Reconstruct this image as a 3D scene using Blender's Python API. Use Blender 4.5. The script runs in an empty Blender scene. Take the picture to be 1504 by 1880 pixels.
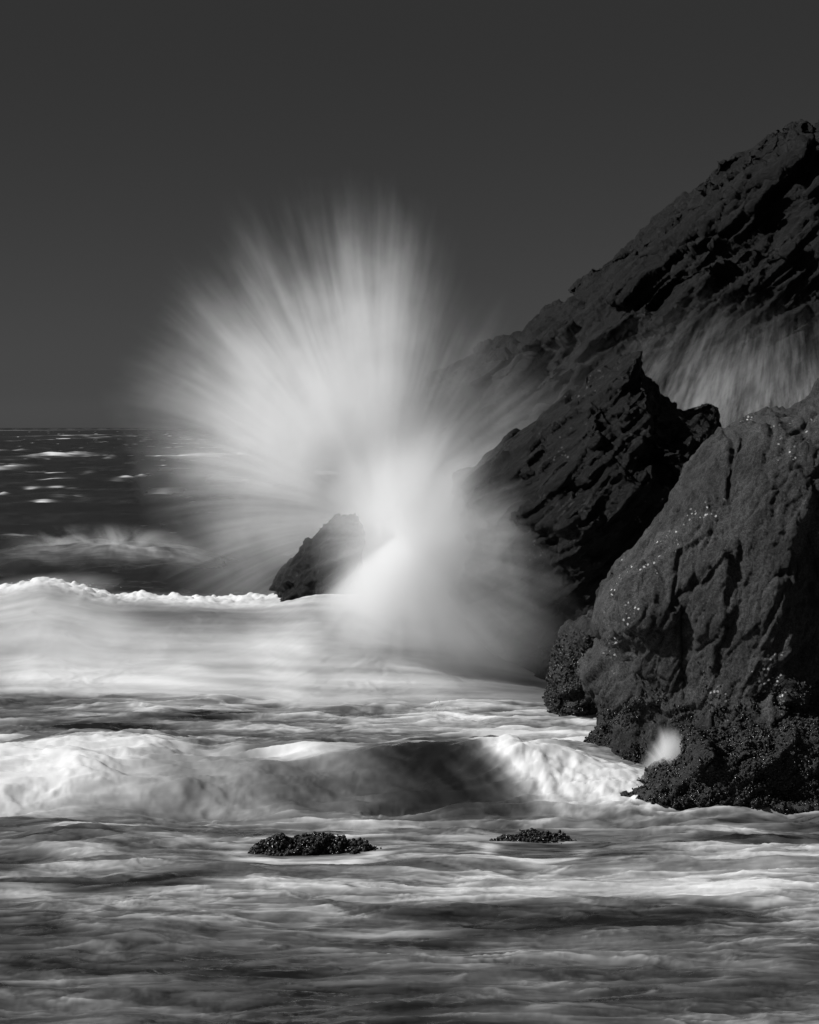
import bpy, math, random
import numpy as np
from mathutils import Vector
from mathutils.geometry import delaunay_2d_cdt
random.seed(7)
RNG = np.random.default_rng(7)
sc = bpy.context.scene
COL = sc.collection

# ------------------------------------------------------------------ camera, sky, sun
F, H = 5000.0, 4.0                       # focal length in photo pixels, camera height
def W(px, py, D):                        # photo pixel at distance D -> world point
    return ((px-752.0)/F*D, D, H-(py-785.0)/F*D)
cd = bpy.data.cameras.new('camera'); cam = bpy.data.objects.new('camera', cd); COL.objects.link(cam)
cam.location = (0, 0, H); cam.rotation_euler = (math.pi/2, 0, 0)
cd.sensor_fit = 'VERTICAL'; cd.sensor_height = 24; cd.lens = 24*F/1880
cd.shift_y = -155/1880; cd.clip_start = 0.5; cd.clip_end = 40000
sc.camera = cam
sc.view_settings.view_transform = 'Standard'; sc.view_settings.look = 'None'
sc.view_settings.exposure = 0; sc.view_settings.gamma = 1
SUN_EL, SUN_AZ = math.radians(40), math.radians(-96)      # azimuth from +Y (view direction), negative = left
sdir = Vector((math.sin(SUN_AZ)*math.cos(SUN_EL), math.cos(SUN_AZ)*math.cos(SUN_EL), math.sin(SUN_EL)))
ld = bpy.data.lights.new('sun', 'SUN'); ld.energy = 4.8; ld.angle = math.radians(0.5); ld.color = (1, 1, 1)
sun = bpy.data.objects.new('sun', ld); COL.objects.link(sun)
sun.rotation_euler = sdir.to_track_quat('Z', 'Y').to_euler(); sun.location = (-30, 20, 40)

class NT:                                # small node helper
    def __init__(s, tree): s.t = tree; s.n = tree.nodes; s.l = tree.links
    def new(s, typ, **kw):
        n = s.n.new(typ)
        for k, v in kw.items(): setattr(n, k, v)
        return n
    def put(s, sock, v):
        if hasattr(v, 'is_output'): s.l.new(v, sock)
        elif v is not None: sock.default_value = v
    def m(s, op, a, b=None, c=None, clamp=False):
        n = s.new('ShaderNodeMath', operation=op, use_clamp=clamp)
        for i, v in enumerate((a, b, c)):
            if v is not None: s.put(n.inputs[i], v)
        return n.outputs[0]
    def v(s, op, a, b=None, scale=None):
        n = s.new('ShaderNodeVectorMath', operation=op)
        s.put(n.inputs[0], a)
        if b is not None: s.put(n.inputs[1], b)
        if scale is not None: s.put(n.inputs['Scale'], scale)
        return n.outputs['Value'] if op in ('LENGTH', 'DOT_PRODUCT') else n.outputs[0]
    def xyz(s, a): n = s.new('ShaderNodeSeparateXYZ'); s.put(n.inputs[0], a); return n.outputs
    def cxyz(s, x, y, z):
        n = s.new('ShaderNodeCombineXYZ')
        for i, q in enumerate((x, y, z)): s.put(n.inputs[i], q)
        return n.outputs[0]
    def noise(s, vec, scale, detail=3, rough=0.5, dist=0.0, lac=2.0):
        n = s.new('ShaderNodeTexNoise'); s.put(n.inputs['Vector'], vec)
        for k, q in (('Scale', scale), ('Detail', detail), ('Roughness', rough), ('Distortion', dist), ('Lacunarity', lac)):
            s.put(n.inputs[k], q)
        return n.outputs[0]
    def mr(s, x, a, b, c=0.0, d=1.0, smooth=True):
        n = s.new('ShaderNodeMapRange', interpolation_type='SMOOTHSTEP' if smooth else 'LINEAR')
        for i, q in enumerate((x, a, b, c, d)): s.put(n.inputs[i], q)
        return n.outputs[0]
    def curve(s, x, pts):
        n = s.new('ShaderNodeFloatCurve'); s.put(n.inputs['Value'], x)
        c = n.mapping.curves[0]
        while len(c.points) < len(pts): c.points.new(0.5, 0.5)
        for p, q in zip(c.points, pts): p.location = q; p.handle_type = 'AUTO_CLAMPED'
        n.mapping.update(); return n.outputs[0]
    def attr(s, name): return s.new('ShaderNodeAttribute', attribute_name=name).outputs['Fac']
    def grey(s, x):
        return s.cxyz(x, x, x)

wd = bpy.data.worlds.new('World'); sc.world = wd; wd.use_nodes = True
wd.node_tree.nodes.clear(); w = NT(wd.node_tree)
sk = w.new('ShaderNodeTexSky', sky_type='NISHITA', sun_disc=False)
sk.sun_elevation = SUN_EL; sk.sun_rotation = SUN_AZ; sk.air_density = 1.0; sk.dust_density = 0.6
sp = w.new('ShaderNodeSeparateColor'); w.l.new(sk.outputs[0], sp.inputs[0])
# black-and-white film behind a red filter: only the red of the sky is recorded
el = w.xyz(w.new('ShaderNodeTexCoord').outputs['Generated'])[2]
red = w.m('MULTIPLY', sp.outputs[0], w.curve(w.m('ABSOLUTE', el), [(0, 0.31), (0.006, 0.29), (0.02, 0.235), (0.1, 0.20), (0.3, 0.45), (1, 0.9)]))
bg = w.new('ShaderNodeBackground'); w.l.new(w.grey(red), bg.inputs[0]); bg.inputs[1].default_value = 0.05
wo = w.new('ShaderNodeOutputWorld'); w.l.new(bg.outputs[0], wo.inputs[0])
cy = sc.cycles
cy.use_denoising = True; cy.volume_bounces = 8; cy.max_bounces = 12; cy.transparent_max_bounces = 24
cy.diffuse_bounces = 3; cy.glossy_bounces = 2; cy.volume_max_steps = 256; cy.use_adaptive_sampling = True
cy.adaptive_threshold = 0.02

# ------------------------------------------------------------------ noise
PERM = RNG.permutation(256); PERM = np.concatenate([PERM, PERM, PERM])
GR = RNG.normal(size=(256, 3)); GR /= np.linalg.norm(GR, axis=1)[:, None]
def perlin(p):
    i = np.floor(p).astype(np.int64); f = p-i; i &= 255
    u = f*f*f*(f*(f*6-15)+10)
    def g(a, b, c):
        h = PERM[PERM[PERM[(i[:, 0]+a) & 255]+((i[:, 1]+b) & 255)]+((i[:, 2]+c) & 255)]
        q = GR[h]
        return q[:, 0]*(f[:, 0]-a)+q[:, 1]*(f[:, 1]-b)+q[:, 2]*(f[:, 2]-c)
    def L(a, b, t): return a+(b-a)*t
    x0 = L(L(g(0, 0, 0), g(1, 0, 0), u[:, 0]), L(g(0, 1, 0), g(1, 1, 0), u[:, 0]), u[:, 1])
    x1 = L(L(g(0, 0, 1), g(1, 0, 1), u[:, 0]), L(g(0, 1, 1), g(1, 1, 1), u[:, 0]), u[:, 1])
    return L(x0, x1, u[:, 2])*1.6
G2 = np.stack([np.cos(np.arange(256)*2.39996), np.sin(np.arange(256)*2.39996)], 1).astype(np.float32)[RNG.permutation(256)]
P32 = PERM.astype(np.int32)
def perlin2(x, y):
    fx = np.floor(x); fy = np.floor(y); i = fx.astype(np.int32) & 255; j = fy.astype(np.int32) & 255
    x = x-fx; y = y-fy; u = x*x*x*(x*(x*6-15)+10); w_ = y*y*y*(y*(y*6-15)+10)
    a = P32[i]; b = P32[i+1]
    def g(h, xx, yy): return G2[:, 0][h]*xx+G2[:, 1][h]*yy
    n00 = g(P32[a+j], x, y); n10 = g(P32[b+j], x-1, y); n01 = g(P32[a+j+1], x, y-1); n11 = g(P32[b+j+1], x-1, y-1)
    l0 = n00+(n10-n00)*u; l1 = n01+(n11-n01)*u; return (l0+(l1-l0)*w_)*1.5
def fbm2(x, y, oct=4, gain=0.5, mode=0, o=0.0):
    x = (x+o).astype(np.float32); y = (y+o*1.7).astype(np.float32); r = 0; a = 1.0; t = 0
    for k in range(oct):
        n = perlin2(x*(2.03**k)+k*17.3, y*(2.03**k)+k*31.7)
        if mode == 1: n = 1-2*np.abs(n)*1.4
        elif mode == 2: n = np.abs(n)*2-0.6
        r = r+a*n; t += a; a *= gain
    return (r/t).astype(np.float64)
def fbm(p, oct=4, gain=0.5, mode=0):
    r = np.zeros(len(p)); a = 1.0; t = 0
    for k in range(oct):
        n = perlin(p*(2.03**k)+k*17.3)
        if mode == 1: n = 1-2*np.abs(n)*1.4
        elif mode == 2: n = np.abs(n)*2-0.6
        r += a*n; t += a; a *= gain
    return r/t
def ss(a, b, x):
    t = np.clip((x-a)/(b-a), 0, 1); return t*t*(3-2*t)
def P3(x, y, z=None, s=(1, 1, 1), o=0.0):
    if z is None: z = np.zeros_like(x)
    return np.stack([x*s[0]+o, y*s[1]+o*1.7, z*s[2]+o*0.3], 1)

# ------------------------------------------------------------------ object helpers
def tag(o, label=None, cat=None, group=None, kind=None):
    if label: o['label'] = label
    if cat: o['category'] = cat
    if group: o['group'] = group
    if kind: o['kind'] = kind
    return o
def grid_faces(nr, nc):
    r, c = np.meshgrid(np.arange(nr-1), np.arange(nc-1), indexing='ij'); a = (r*nc+c).ravel()
    return np.stack([a, a+1, a+nc+1, a+nc], 1)
def mesh_np(name, v, f, mat, smooth=True, parent=None, loc=(0, 0, 0)):
    v = np.asarray(v, dtype=np.float32); f = np.asarray(f, dtype=np.int32)
    me = bpy.data.meshes.new(name); k = f.shape[1]
    me.vertices.add(len(v)); me.vertices.foreach_set('co', v.ravel())
    me.loops.add(f.size); me.loops.foreach_set('vertex_index', f.ravel())
    me.polygons.add(len(f)); me.polygons.foreach_set('loop_start', np.arange(0, f.size, k, dtype=np.int32))
    me.update(calc_edges=True)
    me.polygons.foreach_set('use_smooth', np.full(len(f), smooth))
    if mat: me.materials.append(mat)
    o = bpy.data.objects.new(name, me); COL.objects.link(o); o.parent = parent; o.location = loc
    return o
def add_attr(o, name, vals):
    a = o.data.attributes.new(name, 'FLOAT', 'POINT'); a.data.foreach_set('value', np.asarray(vals, dtype=np.float32))

def resample(poly, step):
    out = []
    for (a, b) in zip(poly, poly[1:]+poly[:1]):
        a = np.array(a, float); b = np.array(b, float); n = max(1, int(np.linalg.norm(b-a)/step))
        for k in range(n): out.append(a+(b-a)*k/n)
    return np.array(out)
def sdf(pts, poly):                      # signed distance, positive inside
    d2 = np.full(len(pts), 1e18); ins = np.zeros(len(pts), bool)
    for a, b in zip(poly, np.roll(poly, -1, 0)):
        e = b-a; w_ = pts-a; t = np.clip((w_@e)/max(e@e, 1e-12), 0, 1)
        q = w_-t[:, None]*e; d2 = np.minimum(d2, (q*q).sum(1))
        c1 = (a[1] <= pts[:, 1]) != (b[1] <= pts[:, 1])
        with np.errstate(divide='ignore', invalid='ignore'):
            xx = a[0]+(pts[:, 1]-a[1])*(b[0]-a[0])/(b[1]-a[1])
        ins ^= c1 & (pts[:, 0] < xx)
    return np.sqrt(d2)*np.where(ins, 1, -1)

def inflate(outline, D, front, back, R, g, feats=(), power=2.0):
    """closed body whose outline is the given one at distance D, with real thickness front and back"""
    po = [(W(x, y, D)[0], W(x, y, D)[2]) for x, y in outline]
    bd = resample(po, g); lo = bd.min(0); hi = bd.max(0)
    gx, gz = np.meshgrid(np.arange(lo[0], hi[0], g), np.arange(lo[1], hi[1], g)); q = np.stack([gx.ravel(), gz.ravel()], 1)
    d = sdf(q, np.array(po)); q = q[d > 0.6*g]
    allp = np.concatenate([bd, q]); nb = len(bd)
    r = delaunay_2d_cdt([Vector(x) for x in allp], [(i, (i+1) % nb) for i in range(nb)], [], 1, 1e-6)
    v2 = np.array([tuple(x) for x in r[0]]); tri = np.array(r[2])
    dd = np.abs(sdf(v2, np.array(po))); dd[dd < 0.3*g] = 0
    t = np.clip(dd/R, 0, 1); prof = (1-(1-t)**power)**(1/power)
    ff = front*prof
    for (fx, fy, rx, ry, ang, dep) in feats:          # local bulges and hollows, in metres
        cx, _, cz = W(fx, fy, D); a = math.radians(ang); k = D/F
        ux = (v2[:, 0]-cx)*math.cos(a)+(v2[:, 1]-cz)*math.sin(a); uz = -(v2[:, 0]-cx)*math.sin(a)+(v2[:, 1]-cz)*math.cos(a)
        ff = ff+dep*np.exp(-(ux/(rx*k))**2-(uz/(ry*k))**2)*np.minimum(1, dd/(3*g))
    n = len(v2); inner = dd > 0
    idx_b = np.arange(n); idx_b[inner] = n+np.arange(inner.sum())
    # keep the outline seen from the camera: points nearer than D are drawn in towards the axis
    def place(off):
        Y = D-off; s = 1+0*off
        return np.stack([v2[:, 0]*s, Y, v2[:, 1]*s], 1)
    vf = place(ff); vb = place(-back*prof)
    v = np.concatenate([vf, vb[inner]])
    f = np.concatenate([tri, idx_b[tri][:, ::-1]])
    return v, f
def remesh(v, f, voxel, smooth=2):
    o = mesh_np('tmp', v, f, None)
    m = o.modifiers.new('r', 'REMESH'); m.mode = 'VOXEL'; m.voxel_size = voxel
    if smooth: s = o.modifiers.new('s', 'SMOOTH'); s.iterations = smooth; s.factor = 0.5
    dg = bpy.context.evaluated_depsgraph_get(); e = o.evaluated_get(dg); me = e.to_mesh()
    v2 = np.zeros(len(me.vertices)*3); me.vertices.foreach_get('co', v2); v2 = v2.reshape(-1, 3)
    n2 = np.zeros(len(me.vertices)*3); me.vertices.foreach_get('normal', n2); n2 = n2.reshape(-1, 3)
    f2 = np.zeros(len(me.polygons)*4, dtype=np.int32); me.polygons.foreach_get('vertices', f2); f2 = f2.reshape(-1, 4)
    e.to_mesh_clear(); d = o.data; bpy.data.objects.remove(o); bpy.data.meshes.remove(d)
    return v2, n2, f2
def normals(v, f):
    n = np.zeros_like(v); a, b, c, d = (v[f[:, i]] for i in range(4)); fn = np.cross(c-a, d-b)
    for i in range(4): np.add.at(n, f[:, i], fn)
    return n/np.maximum(np.linalg.norm(n, axis=1), 1e-12)[:, None]

def facets(v, cell, bed, seed, str_=(2.4, 1.2, 0.7), slope=0.5):
    b = np.array(bed, float); b /= np.linalg.norm(b); L = np.cross(b, (0, 1, 0)); L /= np.linalg.norm(L); M = np.cross(b, L)
    q = np.stack([v@L/str_[0], v@M/str_[1], v@b/str_[2]], 1)/cell
    i0 = np.floor(q).astype(np.int64); best = np.full(len(v), 1e9); sec = np.full(len(v), 1e9); out = np.zeros(len(v))
    for dx in (-1, 0, 1):
        for dy in (-1, 0, 1):
            for dz in (-1, 0, 1):
                i = i0+np.array([dx, dy, dz]); h = PERM[(PERM[(PERM[i[:, 0] & 255]+i[:, 1]) & 255]+i[:, 2]+seed) & 255]
                r = GR[h]; c = i+0.5+0.42*r; d = q-c; dist = np.einsum('ij,ij->i', d, d)
                sl = GR[(h*7+3) & 255]
                val = (GR[(h*3+1) & 255][:, 0])*0.6+slope*np.einsum('ij,ij->i', d, sl)
                n = dist < best
                sec = np.where(n, best, np.minimum(sec, dist)); out = np.where(n, val, out); best = np.where(n, dist, best)
    gap = np.sqrt(sec)-np.sqrt(best)
    return out, gap
def flatten(v, f, cell, bed, seed, str_, k=0.85, tilt=0.25):
    """break the surface into flat fracture planes with sharp edges between them"""
    b = np.array(bed, float); b /= np.linalg.norm(b); L = np.cross(b, (0, 1, 0)); L /= np.linalg.norm(L); M = np.cross(b, L)
    q = np.stack([v@L/str_[0], v@M/str_[1], v@b/str_[2]], 1)/cell
    i0 = np.floor(q).astype(np.int64); best = np.full(len(v), 1e9); idn = np.zeros(len(v), np.int64)
    for dx in (-1, 0, 1):
        for dy in (-1, 0, 1):
            for dz in (-1, 0, 1):
                i = i0+np.array([dx, dy, dz]); h = PERM[(PERM[(PERM[i[:, 0] & 255]+i[:, 1]) & 255]+i[:, 2]+seed) & 255]
                d = q-(i+0.5+0.45*GR[h]); dist = np.einsum('ij,ij->i', d, d); m_ = dist < best
                best = np.where(m_, dist, best); idn = np.where(m_, (i[:, 0]+512)*1048576+(i[:, 1]+512)*1024+i[:, 2]+512, idn)
    n = normals(v, f); u, inv = np.unique(idn, return_inverse=True); cnt = np.bincount(inv).astype(float)
    mc = np.stack([np.bincount(inv, v[:, a])/cnt for a in range(3)], 1); mn = np.stack([np.bincount(inv, n[:, a])/cnt for a in range(3)], 1)
    mn += tilt*GR[(u*7+seed) % 256]*np.linalg.norm(mn, axis=1)[:, None]
    ln = np.linalg.norm(mn, axis=1); mn /= np.maximum(ln, 1e-9)[:, None]
    off = np.einsum('ij,ij->i', v-mc[inv], mn[inv]); lim = 0.6*cell
    off = np.clip(off, -lim, lim)*np.clip(np.einsum('ij,ij->i', n, mn[inv]), 0.2, 1)
    return v-mn[inv]*(k*off)[:, None]
def rock_displace(v, n, f, scale, amp, bed=(0.6, 0.2, -0.75), blocks=1.0, seed=0, strata=0.6, per=0.3, lumps=0.6, crack=0.35, str_=(2.4, 1.2, 0.7), rough=1.0, flat=((0.8, 0.9), (0.3, 0.75))):
    b = np.array(bed); b /= np.linalg.norm(b); o = seed*13.7
    v = v+n*(amp*lumps*fbm(v/scale+o, 3, 0.5))[:, None]
    for j_, (c_, k_) in enumerate(flat):
        v = flatten(v, f, scale*c_, bed, seed*7+j_, str_, k_)
    for _ in range(2):                   # waves have knocked the arrises off
        acc = np.zeros_like(v); cn = np.zeros(len(v))
        for a_ in range(4):
            for b_ in (1, 3):
                for c_ in range(3): acc[:, c_] += np.bincount(f[:, a_], v[f[:, (a_+b_) % 4], c_], len(v))
                cn += np.bincount(f[:, a_], minlength=len(v))
        v = 0.45*v+0.55*acc/np.maximum(cn, 1)[:, None]
    n = normals(v, f)
    w_ = np.stack([fbm(v/(scale*0.5)+o+k*7, 3) for k in range(3)], 1)*scale*0.07
    d = np.zeros(len(v))
    for k, (c, a) in enumerate(((0.55, 1.0), (0.22, 0.5), (0.09, 0.26))):
        f, gap = facets(v+w_, scale*c, bed, seed*11+k*5, str_)
        d += blocks*amp*a*f - crack*amp*a*(1-ss(0.0, 0.08, gap))*ss(-0.3, 0.3, perlin(v/(scale*0.7)+o+k*3))
    sw = v@b/per+0.5*fbm(v/(scale*1.2)+o+5, 3)
    for (m_, a_) in ((1.0, 1.0), (2.7, 0.4)):
        k = np.floor(sw*m_); tt = sw*m_-k; hs = np.modf(np.abs(np.sin(k*12.9898+seed)*43758.5453))[0]
        d += strata*amp*a_*(0.3+hs)*(tt*(1-ss(0.88, 0.98, tt))-0.4)*ss(-0.35, 0.15, perlin(v/(scale*0.6)+o+k[:, None]*3.1))
    d += rough*amp*0.22*fbm(v/(scale*0.10)+o+71, 4, 0.6)+rough*0.010*fbm(v/0.07+o, 3, 0.7)
    rg = fbm((v-np.outer(v@b, b)*(-1.8))/(scale*0.3)+o+51, 4, 0.55, 1); d += amp*0.16*rg*rough
    return v+n*d[:, None]

# ------------------------------------------------------------------ materials
def rock_mat(name, base=0.06, var=0.5, bump=0.5, sc_=1.0, specks=0.0, rough=0.55, bed=(0.6, 0.2, -0.75), tide=None):
    m = bpy.data.materials.new(name); m.use_nodes = True; m.node_tree.nodes.clear(); t = NT(m.node_tree)
    g = t.new('ShaderNodeNewGeometry').outputs['Position']
    g = t.v('SCALE', g, scale=1.0/sc_)
    b = Vector(bed).normalized()
    along = t.v('ADD', g, t.v('SCALE', tuple(b), scale=t.m('MULTIPLY', t.v('DOT_PRODUCT', g, tuple(b)), 2.5)))
    n1 = t.noise(g, 0.9, 6, 0.6, 0.4); n2 = t.noise(along, 3.2, 8, 0.68, 0.6); n3 = t.noise(g, 34, 5, 0.85)
    c = t.m('ADD', t.m('MULTIPLY', t.mr(n1, 0.3, 0.7), 0.5), t.m('MULTIPLY', t.mr(n2, 0.3, 0.72), 0.5))
    c = t.m('MULTIPLY', t.m('MULTIPLY_ADD', c, 2*var, 1-var), t.mr(n3, 0.38, 0.62, 0.45, 1.55))
    c = t.m('MULTIPLY', c, base)
    if tide is not None:                 # dark weed band up to the tide line
        zz = t.m('MULTIPLY_ADD', t.m('SUBTRACT', n1, 0.5), 1.6, t.xyz(t.new('ShaderNodeNewGeometry').outputs['Position'])[2])
        c = t.m('MULTIPLY', c, t.mr(zz, tide, tide+0.5, 0.5, 1))
    if specks > 0:                       # barnacle and lichen flecks in loose clusters
        vo = t.new('ShaderNodeTexVoronoi', feature='F1'); t.put(vo.inputs['Vector'], g); vo.inputs['Scale'].default_value = 15
        sp1 = t.mr(vo.outputs['Distance'], 0.34, 0.2)
        sel = t.mr(t.noise(g, 0.9, 4, 0.6), 0.57, 0.64)
        sel = t.m('MULTIPLY', sel, t.mr(t.noise(g, 7.0, 2, 0.5), 0.48, 0.56))
        f = t.m('MULTIPLY', t.m('MULTIPLY', sp1, sel), specks)
        c = t.m('ADD', c, t.m('MULTIPLY', f, 0.6)); c = t.m('ADD', c, t.m('MULTIPLY', t.mr(t.noise(g, 45, 3, 0.8), 0.60, 0.72), 0.10*specks))
    p = t.new('ShaderNodeBsdfPrincipled'); t.put(p.inputs['Base Color'], t.grey(c))
    t.put(p.inputs['Roughness'], t.mr(n1, 0.3, 0.7, rough-0.12, rough+0.2)); p.inputs['Specular IOR Level'].default_value = 0.18
    h = t.m('ADD', t.m('MULTIPLY', n2, 0.7), t.m('MULTIPLY', t.noise(g, 14, 8, 0.78, 0.2), 0.9))
    bp = t.new('ShaderNodeBump'); bp.inputs['Strength'].default_value = bump; bp.inputs['Distance'].default_value = 0.12*sc_
    t.put(bp.inputs['Height'], h); t.put(p.inputs['Normal'], bp.outputs[0])
    o = t.new('ShaderNodeOutputMaterial'); t.l.new(p.outputs[0], o.inputs[0]); return m
def mussel_mat():
    m = bpy.data.materials.new('mussel_shell'); m.use_nodes = True; m.node_tree.nodes.clear(); t = NT(m.node_tree)
    g = t.new('ShaderNodeNewGeometry').outputs['Position']
    r = t.new('ShaderNodeNewGeometry').outputs['Random Per Island']
    c = t.m('MULTIPLY_ADD', t.m('POWER', r, 4.0), 0.05, 0.005)
    c = t.m('MULTIPLY_ADD', t.mr(t.noise(g, 60, 3, 0.6), 0.55, 0.75), 0.05, c)
    p = t.new('ShaderNodeBsdfPrincipled'); t.put(p.inputs['Base Color'], t.grey(c)); t.put(p.inputs['Roughness'], t.mr(r, 0.15, 0.6, 0.2, 0.65))
    t.put(p.inputs['Specular IOR Level'], t.mr(r, 0.1, 0.5, 0.6, 0.2))
    bp = t.new('ShaderNodeBump'); bp.inputs['Strength'].default_value = 0.4; bp.inputs['Distance'].default_value = 0.01
    t.put(bp.inputs['Height'], t.noise(g, 90, 3, 0.6)); t.put(p.inputs['Normal'], bp.outputs[0])
    o = t.new('ShaderNodeOutputMaterial'); t.l.new(p.outputs[0], o.inputs[0]); return m
MUSSEL = mussel_mat()

# ------------------------------------------------------------------ rocks
def make_rock(name, label, outline, D, front, back, R, voxel, mat, feats=(), power=2.0, cat='rock', disp={}, g=None):
    v, f = inflate(outline, D, front, back, R, g or voxel*2.5, feats, power)
    v, n, f = remesh(v, f, voxel, 1)
    v = rock_displace(v, n, f, **disp)
    o = mesh_np(name, v, f, mat)
    tag(o, label, cat)
    return o, v, f

BED = (0.62, 0.25, -0.74)
M_far = rock_mat('far_cliff_rock', 0.009, 0.6, 0.7, 1.6, 0.0, 0.6, BED)
M_mid = rock_mat('wet_dark_rock', 0.006, 0.5, 0.6, 1.0, 0.15, 0.5, BED)
M_near = rock_mat('weathered_rock', 0.042, 0.75, 0.6, 0.8, 1.0, 0.6, (0.9, 0.3, -0.3), tide=0.5)
M_mus = rock_mat('mussel_bed_rock', 0.03, 0.5, 0.6, 0.5, 0.2, 0.4, BED)

cliff = make_rock('sea_cliff', 'tall dark layered cliff at the right, its jagged ridge the highest thing against the sky',
    [(700, 800), (760, 740), (820, 695), (870, 655), (930, 620), (990, 595), (1060, 562), (1056, 545), (1075, 520), (1110, 495),
     (1140, 475), (1165, 455), (1170, 440), (1200, 415), (1240, 385), (1270, 355), (1272, 335), (1320, 305), (1360, 278),
     (1400, 255), (1440, 238), (1447, 250), (1462, 232), (1475, 226), (1486, 232), (1482, 252), (1504, 238), (1600, 200),
     (1800, 260), (1900, 1110), (700, 1110)],
    70, 4.5, 5, 6.5, 0.06, M_far, cat='cliff',
    feats=[(1180, 620, 60, 200, 40, 0.6), (1400, 350, 50, 150, -20, -0.4), (1330, 480, 60, 200, 35, 0.7), (1440, 380, 40, 60, 0, -0.5)],
    disp=dict(scale=2.6, amp=0.26, bed=BED, seed=1, lumps=1.2, strata=1.2, per=0.9, str_=(3.5, 1.5, 0.5), flat=((0.5, 0.85), (0.2, 0.75))))
mid = make_rock('pointed_rock', 'black pointed rock with slanting strata, between the splash and the large boulder',
    [(838, 975), (834, 900), (838, 872), (870, 845), (905, 822), (940, 797), (944, 800), (975, 768), (1005, 748), (1040, 737), (1060, 715), (1080, 690),
     (1100, 666), (1112, 665), (1130, 652), (1160, 645), (1178, 656), (1190, 692), (1215, 718), (1242, 752), (1268, 752),
     (1296, 736), (1318, 752), (1324, 800), (1340, 860), (1380, 1340), (960, 1340), (900, 1230), (820, 1080)],
    43, 2.4, 2.6, 2.6, 0.032, M_mid,
    feats=[(1190, 860, 14, 170, 48, -0.5), (1100, 820, 22, 160, 48, 0.4), (1230, 830, 15, 120, 50, 0.4), (1040, 960, 40, 100, 45, 0.3)],
    disp=dict(scale=1.7, amp=0.07, bed=BED, seed=2, lumps=0.5, str_=(4, 1.6, 0.5), crack=0.6, strata=1.1, per=0.35, flat=((0.42, 0.8), (0.18, 0.7))))
boulder = make_rock('large_boulder', 'large rounded grey boulder with pale flecks and an overhanging left side, above the mussels',
    [(1310, 802), (1345, 786), (1370, 772), (1392, 765), (1440, 755), (1462, 752), (1480, 735), (1504, 716), (1500, 700), (1520, 670), (1640, 660), (1800, 760),
     (1800, 1540), (1250, 1540), (1060, 1440), (1069, 1372), (1092, 1350), (1113, 1332), (1109, 1316), (1089, 1284), (1077, 1255), (1084, 1228),
     (1112, 1216), (1117, 1192), (1103, 1155), (1097, 1115), (1105, 1075), (1125, 1037), (1181, 984), (1205, 950), (1235, 900), (1285, 845)],
    31.5, 1.6, 2.6, 1.5, 0.022, M_near,
    feats=[(1140, 1110, 55, 90, 0, 0.35), (1240, 1180, 10, 110, 4, -0.28), (1300, 1000, 60, 110, 10, 0.25), (1150, 1215, 70, 14, -40, -0.35),
           (1470, 1080, 9, 120, 14, -0.3), (1400, 1260, 110, 22, -12, -0.15), (1340, 860, 14, 100, -20, -0.3), (1200, 1300, 60, 60, 0, -0.3), (1400, 1330, 150, 90, 0, 0.45), (1370, 1130, 60, 90, 0, 0.25)],
    disp=dict(scale=1.5, amp=0.06, bed=(0.93, 0.25, -0.35), seed=3, blocks=0.8, lumps=1.4, crack=1.0, flat=((0.6, 0.4), (0.22, 0.5)), str_=(3.0, 1.4, 0.7), rough=1.5, strata=0.5, per=0.45))
shelf = make_rock('mussel_rock', 'low black rock shelf crusted with mussels at the foot of the large boulder',
    [(1112, 1512), (1128, 1490), (1155, 1469), (1192, 1448), (1228, 1430), (1252, 1422), (1252, 1380), (1258, 1352), (1300, 1345), (1330, 1352),
     (1385, 1340), (1420, 1330), (1460, 1345), (1504, 1340), (1640, 1350), (1760, 1400), (1760, 1580), (1130, 1580)],
    28.5, 0.45, 1.6, 1.1, 0.024, M_mus,
    feats=[(1420, 1440, 120, 20, 5, -0.2), (1240, 1470, 60, 25, 0, 0.35), (1450, 1480, 90, 25, 0, 0.3)],
    disp=dict(scale=0.8, amp=0.09, bed=BED, seed=4))
mound = make_rock('mussel_mound', 'dark mussel covered rock mound behind the left edge of the large boulder',
    [(985, 1340), (1000, 1300), (1008, 1230), (1018, 1180), (1045, 1152), (1075, 1120), (1110, 1110), (1150, 1150), (1160, 1340)],
    38, 0.8, 1.0, 0.8, 0.035, M_mus,
    disp=dict(scale=0.8, amp=0.1, bed=BED, seed=5))
stack = make_rock('leaning_rock', 'small dark leaning rock struck by the wave, inside the great burst of spray',
    [(496, 1116), (503, 1085), (512, 1062), (522, 1046), (545, 1022), (570, 1002), (590, 986), (612, 962), (636, 940), (652, 930), (664, 960), (668, 1020),
     (668, 1180), (560, 1180), (520, 1130), (505, 1122)],
    44.6, 0.8, 1.0, 0.9, 0.035, M_mid,
    disp=dict(scale=0.9, amp=0.09, bed=BED, seed=6))
islet1 = make_rock('mussel_islet', 'black mussel covered rock awash in the shallows, the larger of the two, left of centre',
    [(450, 1566), (470, 1557), (500, 1545), (525, 1536), (548, 1541), (590, 1533), (630, 1545), (664, 1553), (700, 1566), (700, 1640), (450, 1640)],
    25.6, 0.25, 0.4, 0.45, 0.014, M_mus, disp=dict(scale=0.4, amp=0.03, bed=BED, seed=7))
islet2 = make_rock('mussel_islet', 'black mussel covered rock awash in the shallows, the smaller of the two, right of centre',
    [(895, 1556), (925, 1542), (958, 1529), (985, 1532), (1010, 1526), (1040, 1534), (1070, 1550), (1065, 1640), (895, 1640)],
    26.2, 0.22, 0.4, 0.4, 0.014, M_mus, disp=dict(scale=0.4, amp=0.03, bed=BED, seed=8))

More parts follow.
